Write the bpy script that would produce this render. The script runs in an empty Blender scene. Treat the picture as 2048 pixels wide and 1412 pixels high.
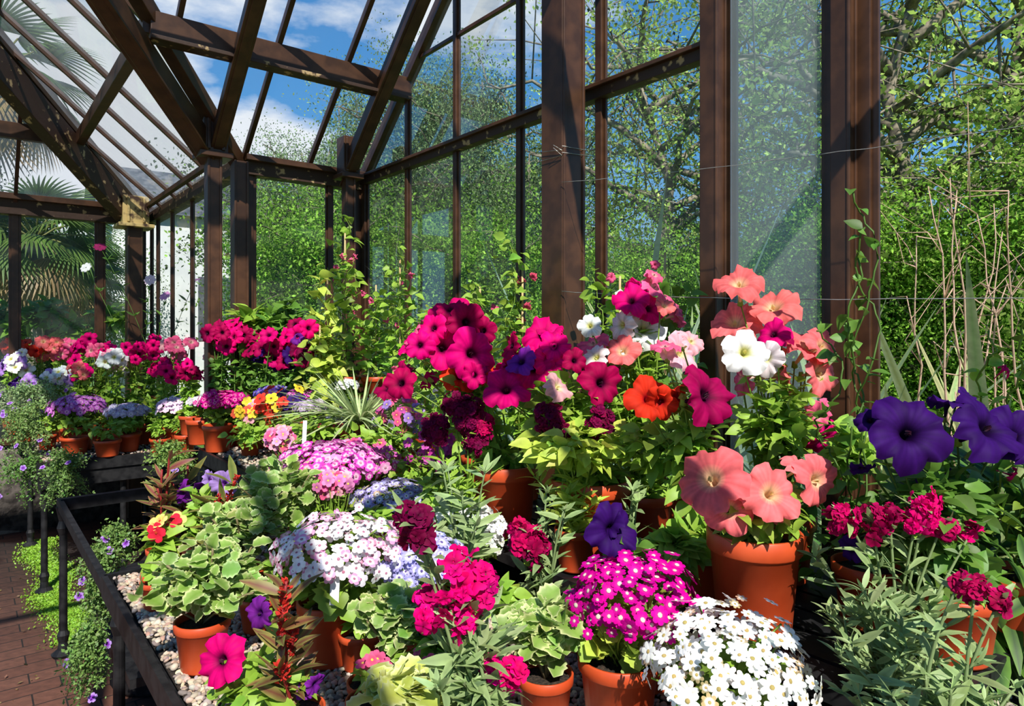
import bpy, math, numpy as np
from mathutils import Vector
rng=np.random.default_rng(11)
F=1365.0; TH=math.atan(1094/F); c_,s_=math.cos(TH),math.sin(TH); EYE=1.4
def G(px,d,z=None):
    t=(px-1024)/F
    return np.array([d*(t*c_+s_), d*(c_-t*s_), EYE if z is None else z])
def S(px,py,d):
    p=G(px,d); p[2]=EYE+(660-py)/F*d; return p
def nrm(v): 
    v=np.asarray(v,float); return v/(np.linalg.norm(v,axis=-1,keepdims=True)+1e-9)
# ---------------------------------------------------------------- materials
def newmat(n):
    m=bpy.data.materials.new(n); m.use_nodes=True; nt=m.node_tree; nt.nodes.clear()
    o=nt.nodes.new('ShaderNodeOutputMaterial'); return m,nt,o
def N(nt,t,**k):
    n=nt.nodes.new(t)
    for a,b in k.items():
        if a in n.inputs: n.inputs[a].default_value=b
        else: setattr(n,a,b)
    return n
def attr_mat(name,trans,rough,nscale,spec=.4):
    m,nt,o=newmat(name)
    a=N(nt,'ShaderNodeAttribute',attribute_name='Col')
    tc=N(nt,'ShaderNodeTexCoord'); no=N(nt,'ShaderNodeTexNoise'); no.inputs['Scale'].default_value=nscale
    nt.links.new(tc.outputs['Object'],no.inputs['Vector'])
    mr=N(nt,'ShaderNodeMapRange'); mr.inputs[3].default_value=.7; mr.inputs[4].default_value=1.3
    nt.links.new(no.outputs['Fac'],mr.inputs[0])
    mx=N(nt,'ShaderNodeVectorMath',operation='SCALE'); nt.links.new(a.outputs['Color'],mx.inputs[0]); nt.links.new(mr.outputs[0],mx.inputs['Scale'])
    p=N(nt,'ShaderNodeBsdfPrincipled'); p.inputs['Roughness'].default_value=rough; p.inputs['Specular IOR Level'].default_value=spec
    nt.links.new(mx.outputs[0],p.inputs['Base Color'])
    t=N(nt,'ShaderNodeBsdfTranslucent'); nt.links.new(mx.outputs[0],t.inputs['Color'])
    ms=N(nt,'ShaderNodeMixShader'); ms.inputs[0].default_value=trans
    nt.links.new(p.outputs[0],ms.inputs[1]); nt.links.new(t.outputs[0],ms.inputs[2]); nt.links.new(ms.outputs[0],o.inputs[0])
    return m
def noise_mat(name,c1,c2,scale,rough=.6,bump=.0,detail=6,lo=.4,hi=.6,metal=0,spec=.4):
    m,nt,o=newmat(name)
    tc=N(nt,'ShaderNodeTexCoord'); no=N(nt,'ShaderNodeTexNoise'); no.inputs['Scale'].default_value=scale; no.inputs['Detail'].default_value=detail
    nt.links.new(tc.outputs['Object'],no.inputs['Vector'])
    r=N(nt,'ShaderNodeValToRGB'); r.color_ramp.elements[0].position=lo; r.color_ramp.elements[1].position=hi
    r.color_ramp.elements[0].color=(*c1,1); r.color_ramp.elements[1].color=(*c2,1)
    nt.links.new(no.outputs['Fac'],r.inputs[0])
    p=N(nt,'ShaderNodeBsdfPrincipled'); p.inputs['Roughness'].default_value=rough; p.inputs['Metallic'].default_value=metal; p.inputs['Specular IOR Level'].default_value=spec
    nt.links.new(r.outputs[0],p.inputs['Base Color'])
    if bump:
        b=N(nt,'ShaderNodeBump'); b.inputs['Strength'].default_value=bump; b.inputs['Distance'].default_value=.01
        nt.links.new(no.outputs['Fac'],b.inputs['Height']); nt.links.new(b.outputs[0],p.inputs['Normal'])
    nt.links.new(p.outputs[0],o.inputs[0]); return m
M_LEAF=attr_mat('leaf_tissue',.35,.5,45)
M_PETAL=attr_mat('petal_tissue',.3,.65,60,.1)
M_TREE=attr_mat('tree_leaf',.45,.6,1.2,.2)
M_ATTR=attr_mat('pebble_stone',.0,.8,90,.2)
M_POT=noise_mat('terracotta_plastic',(.42,.05,.012),(.6,.088,.024),9,.42,0,5,.35,.7)
M_SOIL=noise_mat('potting_soil',(.012,.008,.005),(.05,.032,.02),160,.95,.8)
M_BROWN=noise_mat('brown_painted_metal',(.040,.017,.008),(.068,.029,.013),14,.4,.05)
M_RUST=noise_mat('flaking_brown_paint',(.038,.017,.009),(.4,.27,.13),22,.6,.25,10,.60,.66)
M_RUSTH=noise_mat('heavily_flaked_paint',(.05,.022,.012),(.5,.36,.14),12,.6,.3,9,.42,.52)
M_BLACK=noise_mat('black_painted_iron',(.006,.006,.007),(.016,.016,.017),25,.5,.1,spec=.25)
M_STONE=noise_mat('grey_brick',(.06,.05,.045),(.2,.17,.15),20,.9,.3)
M_WHITE=noise_mat('white_render',(.8,.8,.82),(.9,.9,.9),3,.9)
M_SLATE=noise_mat('slate',(.06,.07,.09),(.14,.15,.17),8,.7)
M_WIRE=noise_mat('galvanised_wire',(.3,.3,.28),(.45,.45,.42),40,.4,0,metal=.6)
M_CANE=noise_mat('bamboo_cane',(.35,.24,.1),(.5,.38,.18),30,.6)
M_BARK=noise_mat('bark',(.08,.068,.05),(.26,.22,.16),9,.9,.4)
M_LABEL=noise_mat('white_plastic_label',(.75,.75,.75),(.85,.85,.85),30,.5)
M_GRASS=noise_mat('lawn',(.05,.12,.015),(.13,.25,.04),3,.95,.5)
def glass_mat(name,haze,tint=(1,1,1),ior=1.2,lo=.5,hi=1.8,refl=.25):
    m,nt,o=newmat(name)
    tr=N(nt,'ShaderNodeBsdfTransparent'); tr.inputs[0].default_value=(*tint,1)
    gl=N(nt,'ShaderNodeBsdfGlossy'); gl.inputs['Roughness'].default_value=.02; gl.inputs[0].default_value=(.6,.65,.68,1)
    fr=N(nt,'ShaderNodeFresnel'); fr.inputs[0].default_value=ior
    ml=N(nt,'ShaderNodeMath',operation='MULTIPLY'); ml.inputs[1].default_value=refl; nt.links.new(fr.outputs[0],ml.inputs[0])
    m1=N(nt,'ShaderNodeMixShader'); nt.links.new(ml.outputs[0],m1.inputs[0]); nt.links.new(tr.outputs[0],m1.inputs[1]); nt.links.new(gl.outputs[0],m1.inputs[2])
    df=N(nt,'ShaderNodeBsdfTranslucent'); df.inputs[0].default_value=(.8,.86,.9,1)
    d2=N(nt,'ShaderNodeBsdfDiffuse'); d2.inputs[0].default_value=(.8,.86,.9,1)
    ad=N(nt,'ShaderNodeMixShader'); nt.links.new(df.outputs[0],ad.inputs[1]); nt.links.new(d2.outputs[0],ad.inputs[2])
    tc=N(nt,'ShaderNodeTexCoord'); no=N(nt,'ShaderNodeTexNoise'); no.inputs['Scale'].default_value=5; no.inputs['Detail'].default_value=8
    nt.links.new(tc.outputs['Object'],no.inputs['Vector'])
    mr=N(nt,'ShaderNodeMapRange'); mr.inputs[1].default_value=.35; mr.inputs[2].default_value=.75; mr.inputs[3].default_value=haze*lo; mr.inputs[4].default_value=haze*hi
    nt.links.new(no.outputs['Fac'],mr.inputs[0])
    m2=N(nt,'ShaderNodeMixShader'); nt.links.new(mr.outputs[0],m2.inputs[0]); nt.links.new(m1.outputs[0],m2.inputs[1]); nt.links.new(ad.outputs[0],m2.inputs[2])
    nt.links.new(m2.outputs[0],o.inputs[0]); return m
M_GLASS=glass_mat('window_glass',.045,(.88,.93,.93),refl=.3)
M_HAZE=glass_mat('hazy_reflection_glass',.17,(.85,.92,.96),lo=.9,hi=1.1)  # slightly frosted; the even haze also stands in for a pale bluish reflection
M_ROOFG=glass_mat('roof_glass',.055,(.93,.96,.98),refl=.3)
M_ROOFH=glass_mat('whitened_roof_glass',.22,(.95,.97,.98),lo=.6,hi=1.6)  # faint dirt, plus extra haze imitating bright cloud in the panes
def floor_mat():
    m,nt,o=newmat('red_brick_paving')
    tc=N(nt,'ShaderNodeTexCoord'); b=N(nt,'ShaderNodeTexBrick'); b.inputs['Scale'].default_value=4.5
    b.inputs['Color1'].default_value=(.20,.075,.045,1); b.inputs['Color2'].default_value=(.28,.115,.07,1); b.inputs['Mortar'].default_value=(.03,.02,.015,1)
    b.inputs['Mortar Size'].default_value=.014; b.inputs['Brick Width'].default_value=.9; b.inputs['Row Height'].default_value=.45
    nt.links.new(tc.outputs['Object'],b.inputs['Vector'])
    w=N(nt,'ShaderNodeTexNoise'); w.inputs['Scale'].default_value=30; nt.links.new(tc.outputs['Object'],w.inputs['Vector'])
    mxn=N(nt,'ShaderNodeMapRange'); mxn.inputs[3].default_value=.6; mxn.inputs[4].default_value=1.35; nt.links.new(w.outputs['Fac'],mxn.inputs[0])
    scv=N(nt,'ShaderNodeVectorMath',operation='SCALE'); nt.links.new(b.outputs[0],scv.inputs[0]); nt.links.new(mxn.outputs[0],scv.inputs['Scale'])
    bp=N(nt,'ShaderNodeBump'); bp.inputs['Strength'].default_value=.5; bp.inputs['Distance'].default_value=.004; nt.links.new(w.outputs['Fac'],bp.inputs['Height'])
    p=N(nt,'ShaderNodeBsdfPrincipled'); p.inputs['Roughness'].default_value=.75; nt.links.new(scv.outputs[0],p.inputs['Base Color']); nt.links.new(bp.outputs[0],p.inputs['Normal'])
    nt.links.new(p.outputs[0],o.inputs[0]); return m
M_FLOOR=floor_mat()
# ---------------------------------------------------------------- mesh builder
class MB:
    def __init__(s): s.V=[];s.C=[];s.F=[];s.n=0;s.mats=[]
    def mi(s,m):
        if m not in s.mats: s.mats.append(m)
        return s.mats.index(m)
    def add(s,V,Fs,mat,C=None):
        V=np.asarray(V,float)
        if C is None: C=np.ones((len(V),3))
        C=np.broadcast_to(np.asarray(C,float),(len(V),3))
        s.V.append(V);s.C.append(C); k=s.mi(mat)
        for f in Fs:
            f=np.asarray(f,int)
            if len(f): s.F.append((f+s.n,k))
        s.n+=len(V)
    def many(s,T,R,L,sc,c0,c1,mat):
        V0,Fs,P,Mu=T; n=len(L)
        if n==0: return
        sc=np.asarray(sc,float)
        if sc.ndim==0: sc=np.full(n,float(sc))
        if sc.ndim==1: sc=np.repeat(sc[:,None],3,1)
        V=np.einsum('nij,nmj->nmi',R,V0[None]*sc[:,None,:])+np.asarray(L)[:,None,:]
        c0=np.broadcast_to(c0,(n,3));c1=np.broadcast_to(c1,(n,3))
        C=(c0[:,None]*(1-P[None,:,None])+c1[:,None]*P[None,:,None])*Mu[None,:,None]
        m=len(V0); off=(np.arange(n)*m)
        FF=[(f[None]+off[:,None,None]).reshape(-1,f.shape[1]) for f in Fs]
        s.add(V.reshape(-1,3),FF,mat,C.reshape(-1,3))
    def tube(s,pts,rad,col,mat,k=5):
        pts=np.asarray(pts,float); n=len(pts); rad=np.broadcast_to(rad,(n,))
        t=nrm(np.gradient(pts,axis=0)); up=np.array([.13,.21,1.]) if abs(t[0][2])<.9 else np.array([1,.2,.1])
        a=nrm(np.cross(t,up)); b=np.cross(t,a); th=np.arange(k)*2*math.pi/k
        V=pts[:,None]+rad[:,None,None]*(a[:,None]*np.cos(th)[None,:,None]+b[:,None]*np.sin(th)[None,:,None])
        i,j=np.meshgrid(np.arange(n-1),np.arange(k),indexing='ij'); i=i.ravel();j=j.ravel();j2=(j+1)%k
        f=np.stack([i*k+j,i*k+j2,(i+1)*k+j2,(i+1)*k+j],1)
        s.add(V.reshape(-1,3),[f,[list(range(k))[::-1]],[[(n-1)*k+q for q in range(k)]]],mat,col)
    def lathe(s,prof,loc,mat,k=32,col=None,cap=False):
        prof=np.asarray(prof,float); n=len(prof); th=np.arange(k)*2*math.pi/k
        V=np.stack([prof[:,0,None]*np.cos(th),prof[:,0,None]*np.sin(th),np.repeat(prof[:,1,None],k,1)],-1).reshape(-1,3)+np.asarray(loc)
        i,j=np.meshgrid(np.arange(n-1),np.arange(k),indexing='ij'); i=i.ravel();j=j.ravel();j2=(j+1)%k
        Fs=[np.stack([i*k+j,i*k+j2,(i+1)*k+j2,(i+1)*k+j],1)]
        if cap: Fs+=[[list(range(k))[::-1]],[[(n-1)*k+q for q in range(k)]]]
        s.add(V,Fs,mat,col)
    def box(s,lo,hi,mat):
        lo=np.array(lo,float);hi=np.array(hi,float)
        V=[[ (lo,hi)[a][0],(lo,hi)[b][1],(lo,hi)[c][2]] for a in (0,1) for b in (0,1) for c in (0,1)]
        s.add(V,[[[0,1,3,2],[4,6,7,5],[0,4,5,1],[2,3,7,6],[0,2,6,4],[1,5,7,3]]],mat)
    def bar(s,p0,p1,w,h,mat,up=(0,0,1)):
        p0=np.array(p0,float);p1=np.array(p1,float); t=nrm(p1-p0); a=np.cross(t,up)
        if np.linalg.norm(a)<1e-4: a=np.cross(t,(1,0,0))
        a=nrm(a)*w/2; b=nrm(np.cross(a,t))*h/2
        V=[p+x*a+y*b for p in (p0,p1) for x,y in ((-1,-1),(1,-1),(1,1),(-1,1))]
        s.add(V,[[[0,3,2,1],[4,5,6,7],[0,1,5,4],[1,2,6,5],[2,3,7,6],[3,0,4,7]]],mat)
    def build(s,name,origin=(0,0,0),smooth=True,bevel=0):
        V=np.concatenate(s.V)-np.asarray(origin,float); C=np.concatenate(s.C)
        me=bpy.data.meshes.new(name); me.vertices.add(len(V)); me.vertices.foreach_set('co',V.astype('f').ravel())
        cnt=np.concatenate([np.full(len(f),f.shape[1]) for f,_ in s.F]); lo=np.concatenate([f.ravel() for f,_ in s.F])
        mi=np.concatenate([np.full(len(f),k) for f,k in s.F])
        me.loops.add(len(lo)); me.loops.foreach_set('vertex_index',lo.astype('i'))
        me.polygons.add(len(cnt)); me.polygons.foreach_set('loop_start',np.concatenate([[0],np.cumsum(cnt)[:-1]]).astype('i'))
        me.polygons.foreach_set('material_index',mi.astype('i'))
        for m in s.mats: me.materials.append(m)
        me.update(calc_edges=True)
        ca=me.color_attributes.new('Col','FLOAT_COLOR','POINT'); ca.data.foreach_set('color',np.concatenate([np.clip(C,0,1),np.ones((len(C),1))],1).astype('f').ravel())
        me.polygons.foreach_set('use_smooth',np.full(len(cnt),smooth)); me.validate()
        ob=bpy.data.objects.new(name,me); ob.location=origin; bpy.context.collection.objects.link(ob)
        if bevel:
            b=ob.modifiers.new('bevel','BEVEL'); b.width=bevel; b.segments=2; b.limit_method='ANGLE'
        return ob
# ---------------------------------------------------------------- templates
def grid_faces(nr,nc,wrap=False):
    f=[]
    for i in range(nr-1):
        for j in range(nc if wrap else nc-1):
            j2=(j+1)%nc; f.append([i*nc+j,i*nc+j2,(i+1)*nc+j2,(i+1)*nc+j])
    return np.array(f)
def T_leaf(wf,n=6,curl=.25,fold=.12,cols=3,ser=0,wave=0):
    V=[];P=[];xs=[-1,0,1] if cols==3 else [-1,-.62,0,.62,1]; pe=[1,0,1] if cols==3 else [1,.15,0,.15,1]
    for i in range(n+1):
        y=i/n; w=wf(y)*(1+ser*(1 if i%2 else -1))
        for x,p in zip(xs,pe):
            V.append([x*w,y,-curl*y*y+fold*abs(x)*w*2+wave*math.sin(y*14+x*2)*abs(x)]); P.append(p)
    V=np.array(V); return V,[grid_faces(n+1,len(xs))],np.array(P,float),np.ones(len(V))
ov=lambda y:.33*math.sin(math.pi*min(1,y**.75*.97+.03))+.012
lan=lambda y:.12*math.sin(math.pi*min(1,y**.9*.96+.03))+.006
rnd=lambda y:.44*math.sqrt(max(0,1-(2*y-1)**2))+.01
sw=lambda y:.5*min(1,(1-y)*2.2)**.7*min(1,.6+y*1.2)+.001
L_OV=[T_leaf(ov,6,c,.15) for c in (.1,.35,.6)]
L_VAR=[T_leaf(rnd,8,c,.12,5,.12,.025) for c in (.1,.3,.5)]
L_LAN=[T_leaf(lan,5,c,.1) for c in (.0,.25,.5)]
L_GRASS=[T_leaf(sw,9,c,.0) for c in (.1,.4,.9)]
L_SER=[T_leaf(rnd,8,c,.18,5,.16,.03) for c in (.1,.4,.6)]
L_TINY=(np.array([[0,0,0],[.3,.5,.05],[0,1,0],[-.3,.5,.05]],float),[np.array([[0,1,2,3]])],np.array([0,.5,1,.5]),np.ones(4))
def T_petunia(seed,nt=50):
    q=np.random.default_rng(seed); rr=[.05,.07,.1,.17,.28,.42,.6,.78,.91,1.0]; zz=[-1.1,-.75,-.45,-.25,-.14,-.07,-.02,-.02,-.05,-.11]
    ph=q.random(6)*6.28; V=[];P=[];Mu=[]; droop=.12+.18*q.random()
    for r,z in zip(rr,zz):
        for k in range(nt):
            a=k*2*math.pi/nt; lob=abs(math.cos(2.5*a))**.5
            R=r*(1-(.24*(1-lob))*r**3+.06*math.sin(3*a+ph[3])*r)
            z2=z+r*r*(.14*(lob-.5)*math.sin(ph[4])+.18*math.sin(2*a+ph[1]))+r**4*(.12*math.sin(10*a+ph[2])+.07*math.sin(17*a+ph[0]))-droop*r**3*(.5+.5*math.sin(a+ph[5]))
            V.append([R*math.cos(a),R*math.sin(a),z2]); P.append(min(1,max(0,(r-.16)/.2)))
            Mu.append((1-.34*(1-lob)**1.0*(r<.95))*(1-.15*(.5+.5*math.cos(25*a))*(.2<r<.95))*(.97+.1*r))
    return np.array(V),[grid_faces(len(rr),nt,True)],np.array(P),np.array(Mu)
PET=[T_petunia(i) for i in range(8)]
def T_small(np_,w,lift=.1,inner=.35):
    V=[];P=[];f=[]
    for k in range(np_):
        a=k*2*math.pi/np_; ca,sa=math.cos(a),math.sin(a); b=len(V)
        for r,ww,p in ((.1,.25,0),(inner,.7,0),(.62,1,1),(.88,.8,1),(1.,.3,1)):
            for x in (-1,0,1):
                X=r-(.03 if x==0 and r==1. else 0);Y=x*ww*w
                V.append([X*ca-Y*sa,X*sa+Y*ca,lift*r*(1.4-r)-.03*abs(x)+ (k%2)*.02]); P.append(p)
        f+=[[b+i*3+j,b+i*3+j+1,b+i*3+j+4,b+i*3+j+3] for i in range(4) for j in (0,1)]
    return np.array(V),[np.array(f)],np.array(P,float),np.ones(len(V))
SM5=T_small(5,.42); SM8=T_small(9,.24,.2,.3); SM7=T_small(7,.27,.15,.3); SM7B=T_small(7,.33,.12,.28)
def T_disc(k=7):
    V=[[0,0,.16]]+[[.2*math.cos(a),.2*math.sin(a),.08] for a in np.arange(k)*6.283/k]
    return np.array(V),[np.array([[0,1+i,1+(i+1)%k] for i in range(k)])],np.array([0]+[1]*k,float),np.ones(k+1)
DISC=T_disc()
def T_stock(seed):
    q=np.random.default_rng(seed);V=[];P=[];f=[];Mu=[]
    for layer,(n,R,z,up) in enumerate(((4,1,0,.12),(4,.55,.12,.7))[:1+(seed%2)]):
        for k in range(n):
            a=k*6.283/n+layer*.6+q.random()*.35; ca,sa=math.cos(a),math.sin(a); b=len(V); ph=q.random()*6
            for i,r in enumerate((.1,.4,.75,1.)):
                for j,x in enumerate((-1,-.5,0,.5,1)):
                    ww=(.1,.42,.66,.5)[i]*R; X=r*R*(1-.12*(x==0)*(i==3)-.1*abs(x)*(i==3));Y=x*ww
                    V.append([X*ca-Y*sa,X*sa+Y*ca,z+up*r*R*.6+.16*math.sin(x*3.3+ph)*r*R-.1*r*r]);P.append(min(1,r*1.6-.1));Mu.append(1-.1*(3-i)/3+q.random()*.12)
            f+=[[b+i*5+j,b+i*5+j+1,b+i*5+j+6,b+i*5+j+5] for i in range(3) for j in range(4)]
    return np.array(V),[np.array(f)],np.clip(np.array(P),0,1),np.array(Mu)
DBL=[T_stock(i) for i in range(4)]
# ---------------------------------------------------------------- orientation
def fr_yz(Y,Z):
    Y=nrm(Y);X=nrm(np.cross(Y,Z));Z=np.cross(X,Y);return np.stack([X,Y,Z],-1)
def fr_z(Z):
    Z=nrm(Z);n=len(Z);h=rng.normal(size=(n,3));X=nrm(np.cross(h,Z));Y=np.cross(Z,X);return np.stack([X,Y,Z],-1)
def jit(col,n,a=.2):
    col=np.broadcast_to(np.asarray(col,float),(n,3)); return np.clip(col*(1+a*rng.normal(size=(n,1)))*(1+a*.4*rng.normal(size=(n,3))),0,1)
def leaves(mb,Ts,pos,dirs,size,c0,c1=None,jt=.22,up=1.,mat=None):
    pos=np.asarray(pos,float);n=len(pos)
    if n==0:return
    if c1 is None:c1=np.asarray(c0)*1.15
    ix=rng.integers(0,len(Ts),n); Z=rng.normal(size=(n,3))*.45+np.array([-.1,-.25,up])
    R=fr_yz(dirs,Z); sz=size*(.6+.7*rng.random(n)); j=jit((1,1,1),n,jt)
    for k,T in enumerate(Ts):
        m=ix==k
        mb.many(T,R[m],pos[m],sz[m],np.asarray(c0)*j[m],np.asarray(c1)*j[m],mat or M_LEAF)
def hdir(n,up=.4):
    a=rng.random(n)*6.283; return np.stack([np.cos(a),np.sin(a),rng.normal(size=n)*.3+up],1)
def pot(mb,loc,r,h,mat=None):
    m=mat or M_POT; x,y,z=loc
    mb.lathe([(0.001,0),(r*.74,0),(r*.76,.004),(r*.92,h*.8),(r*.97,h*.81),(r,h*.83),(r*1.01,h*.99),(r*.985,h),(r*.94,h),(r*.92,h*.97),(r*.9,h*.8)],loc,m,36)
    mb.lathe([(r*.91,h*.86),(r*.5,h*.88),(.001,h*.87)],loc,M_SOIL,24)
def stem_pts(a,b,n=6,sag=.0):
    a=np.asarray(a,float);b=np.asarray(b,float);t=np.linspace(0,1,n)[:,None]
    mid=a*.45+b*.55; mid[:2]=a[:2]*.6+b[:2]*.4; mid=mid+rng.normal(size=3)*.012; mid[2]+=sag
    return (1-t)**2*a+2*t*(1-t)*mid+t*t*b
# ---------------------------------------------------------------- colours
MAG=(.72,.0,.16);CRI=(.38,.0,.07);SAL=(.92,.17,.18);WHT=(.86,.86,.84);PUR=(.032,.003,.11);RED=(.85,.04,.014);PNK=(.86,.12,.27);LPK=(.9,.42,.48);MAR=(.16,0,.04);LAV=(.42,.25,.66);VIO=(.17,.015,.25);HOT=(.82,.0,.17)
THR={MAG:(.08,0,.03),CRI:(.04,0,.02),SAL:(.92,.62,.35),WHT:(.75,.75,.25),PUR:(.008,0,.025),RED:(.3,0,.01),PNK:(.9,.6,.5),LPK:(.9,.8,.4),MAR:(.05,0,.02),LAV:(.25,.05,.4),VIO:(.04,0,.09),HOT:(.1,0,.04)}
LG=(.27,.44,.05);YG=(.46,.58,.08);MG=(.12,.25,.033);DG=(.03,.08,.016);GG=(.27,.37,.15);BR=(.16,.05,.03)
VIEW=nrm(np.array([-.5,-.62,.42]))
PS=1.02
def petunias(mb,fl,base,lc=LG,lpf=9,lsz=.035,stem=True):
    cen=np.mean([f[0] for f in fl],0)
    for p,r,col in fl:
        r=r*PS
        out=nrm((p-cen)*np.array([1,1,.5])+1e-6)
        big=r>.048
        z=nrm(out*(.35 if big else .75)+VIEW*.9+rng.normal(size=3)*(.22 if big else .42))
        T=PET[rng.integers(0,8)]
        c=jit(col,1,.1); 
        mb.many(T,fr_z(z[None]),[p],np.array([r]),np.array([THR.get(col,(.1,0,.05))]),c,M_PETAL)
        if r>.02:
            mb.many(L_TINY,fr_yz(np.repeat(z[None],5,0)+rng.normal(size=(5,3))*.12,rng.normal(size=(5,3))),np.repeat((p-z*r*.3)[None],5,0),r*.28,np.array(THR.get(col))*1.2+.05,(.7,.6,.25) if col in (SAL,WHT,LPK) else (.1,.02,.05),M_PETAL)
        back=p-z*r*1.05
        mb.lathe([(.001,-.0),(r*.12,r*.05),(r*.09,r*.3)],back-np.array([0,0,r*.15]),M_LEAF,6,LG)
        if stem:
            b=np.asarray(base)+np.array([rng.normal()*.02,rng.normal()*.02,0]); pts=stem_pts(b,back,8)
            mb.tube(pts,np.linspace(.0035,.0018,8),np.array(lc)*.8,M_LEAF,5)
            n=lpf; k=rng.random(n)*.9+.08; q=np.array([pts[min(7,int(a*7))] for a in k])+rng.normal(size=(n,3))*.008
            leaves(mb,L_OV,q,hdir(n,.35),lsz*(1.25-.5*k.mean()),lc)
def fol(mb,cen,rad,n,Ts,size,c0,c1=None,shell=.55,up=1.,mat=None,jt=.22):
    d=nrm(rng.normal(size=(n,3))); r=(shell+(1-shell)*rng.random(n))[:,None]
    p=np.asarray(cen)+d*r*np.asarray(rad); dd=d+rng.normal(size=(n,3))*.4; dd[:,2]=dd[:,2]*.5+.1
    leaves(mb,Ts,p-nrm(dd)*size*.5,dd,size,c0,c1,jt,up,mat)
def pet_plant(px,d,zs,pr,ph,fl,lc=LG,lpf=9,nskirt=60,lsz=.03,fd=None,name='potted_petunia',potmat=None,extra=0,ecols=None,erpx=26):
    mb=MB(); o=G(px,d,zs); pot(mb,o,pr,ph,potmat); b=o+np.array([0,0,ph*.87])
    W=[]
    fl=list(fl)
    for k in range(extra):
        q=fl[rng.integers(0,len(fl))]; fl.append((q[0]+rng.normal()*28,q[1]+rng.normal()*24,erpx*(.8+.4*rng.random()),ecols[rng.integers(0,len(ecols))],d+.05+rng.random()*.12))
    for q in fl:
        dd=(q[4] if len(q)>4 else d+rng.normal()*.04)
        W.append((S(q[0],q[1],dd),q[2]/F*dd,q[3]))
    petunias(mb,W,b,lc,lpf,lsz)
    cen=np.mean([w[0] for w in W],0)
    mid=b*.5+cen*.5+np.array([0,0,.02]); ext=np.std([w[0] for w in W],0)+.02
    hh=max(.04,(cen[2]-b[2])*.42)
    fol(mb,mid,(max(ext[0],pr*.9),max(ext[1],pr*.9),hh),nskirt*2,L_OV,lsz,lc,shell=.3)
    fol(mb,b+np.array([0,0,.035]),(pr*1.0,pr*1.0,.035),nskirt,L_OV,lsz,lc)
    return mb.build(name,o)
def auto_pet(px,d,zs,py,cols,n=10,wpx=40,hpx=30,rpx=18,lc=MG,name='potted_petunia',pr=.06,ph=.11):
    fl=[(px+rng.normal()*wpx*.6,py+rng.normal()*hpx*.6,rpx*(.75+.4*rng.random()),cols[rng.integers(0,len(cols))],d+rng.normal()*.06) for _ in range(n)]
    return pet_plant(px,d,zs,pr,ph,fl,lc,7,60,.036,name=name)
def dome(px,py,d,Rpx,rz,zs,petal,inner,disc,n,fpx,T=SM5,ppx=None,prpx=None,lc=LG,name='potted_cineraria',noise=.08,mixc=None,ph=None,faded=0,nl=70,dk=1.05):
    mb=MB(); R=Rpx/F*d; cen=S(px,py,d); ppx=ppx or px; o=G(ppx,d,zs); pr=(prpx or Rpx*.6)/F*d
    H=ph or max(.05,min(.16,(cen[2]-zs)*.62)); pot(mb,o,pr,H)
    k=np.arange(n)+.5; zz=1-k/n*1.15; th=k*2.39996; rr=np.sqrt(np.clip(1-zz**2,0,1))
    D=np.stack([rr*np.cos(th),rr*np.sin(th),zz],1)+rng.normal(size=(n,3))*.06
    P=cen+D*np.array([R,R,R*rz])*(1+noise*rng.normal(size=(n,1)))
    P[:,2]-=R*rz*.2
    Z=nrm(D*np.array([1,1,1.3])+rng.normal(size=(n,3))*.35+np.array([-.1,-.15,.3])); Rm=fr_z(Z); fs=fpx/F*d*(.75+.45*rng.random(n))
    c1=jit(petal,n,.1); c0=np.broadcast_to(inner,(n,3)).copy()
    if mixc is not None:
        m=rng.random(n)<.35; c1[m]=jit(mixc,m.sum(),.1)
    if faded:
        m=rng.random(n)<faded; c1[m]=jit((.5,.36,.2),m.sum(),.2); fs[m]*=.7
    mb.many(T,Rm,P,fs,c0,c1,M_PETAL); mb.many(DISC,Rm,P,fs*dk,jit(disc,n,.1),np.array(disc)*.7,M_PETAL)
    sp=o+np.array([0,0,H*.87])
    for i in range(0,n,max(1,n//28)): mb.tube(stem_pts(sp+rng.normal(size=3)*.008,P[i]-Z[i]*.006,5),.0016,np.array(lc)*.8,M_LEAF,4)
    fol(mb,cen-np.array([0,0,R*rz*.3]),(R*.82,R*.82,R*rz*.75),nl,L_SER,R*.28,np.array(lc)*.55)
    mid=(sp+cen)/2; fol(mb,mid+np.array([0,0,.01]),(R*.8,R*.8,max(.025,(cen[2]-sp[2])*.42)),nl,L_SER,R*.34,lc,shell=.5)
    return mb.build(name,o)
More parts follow.
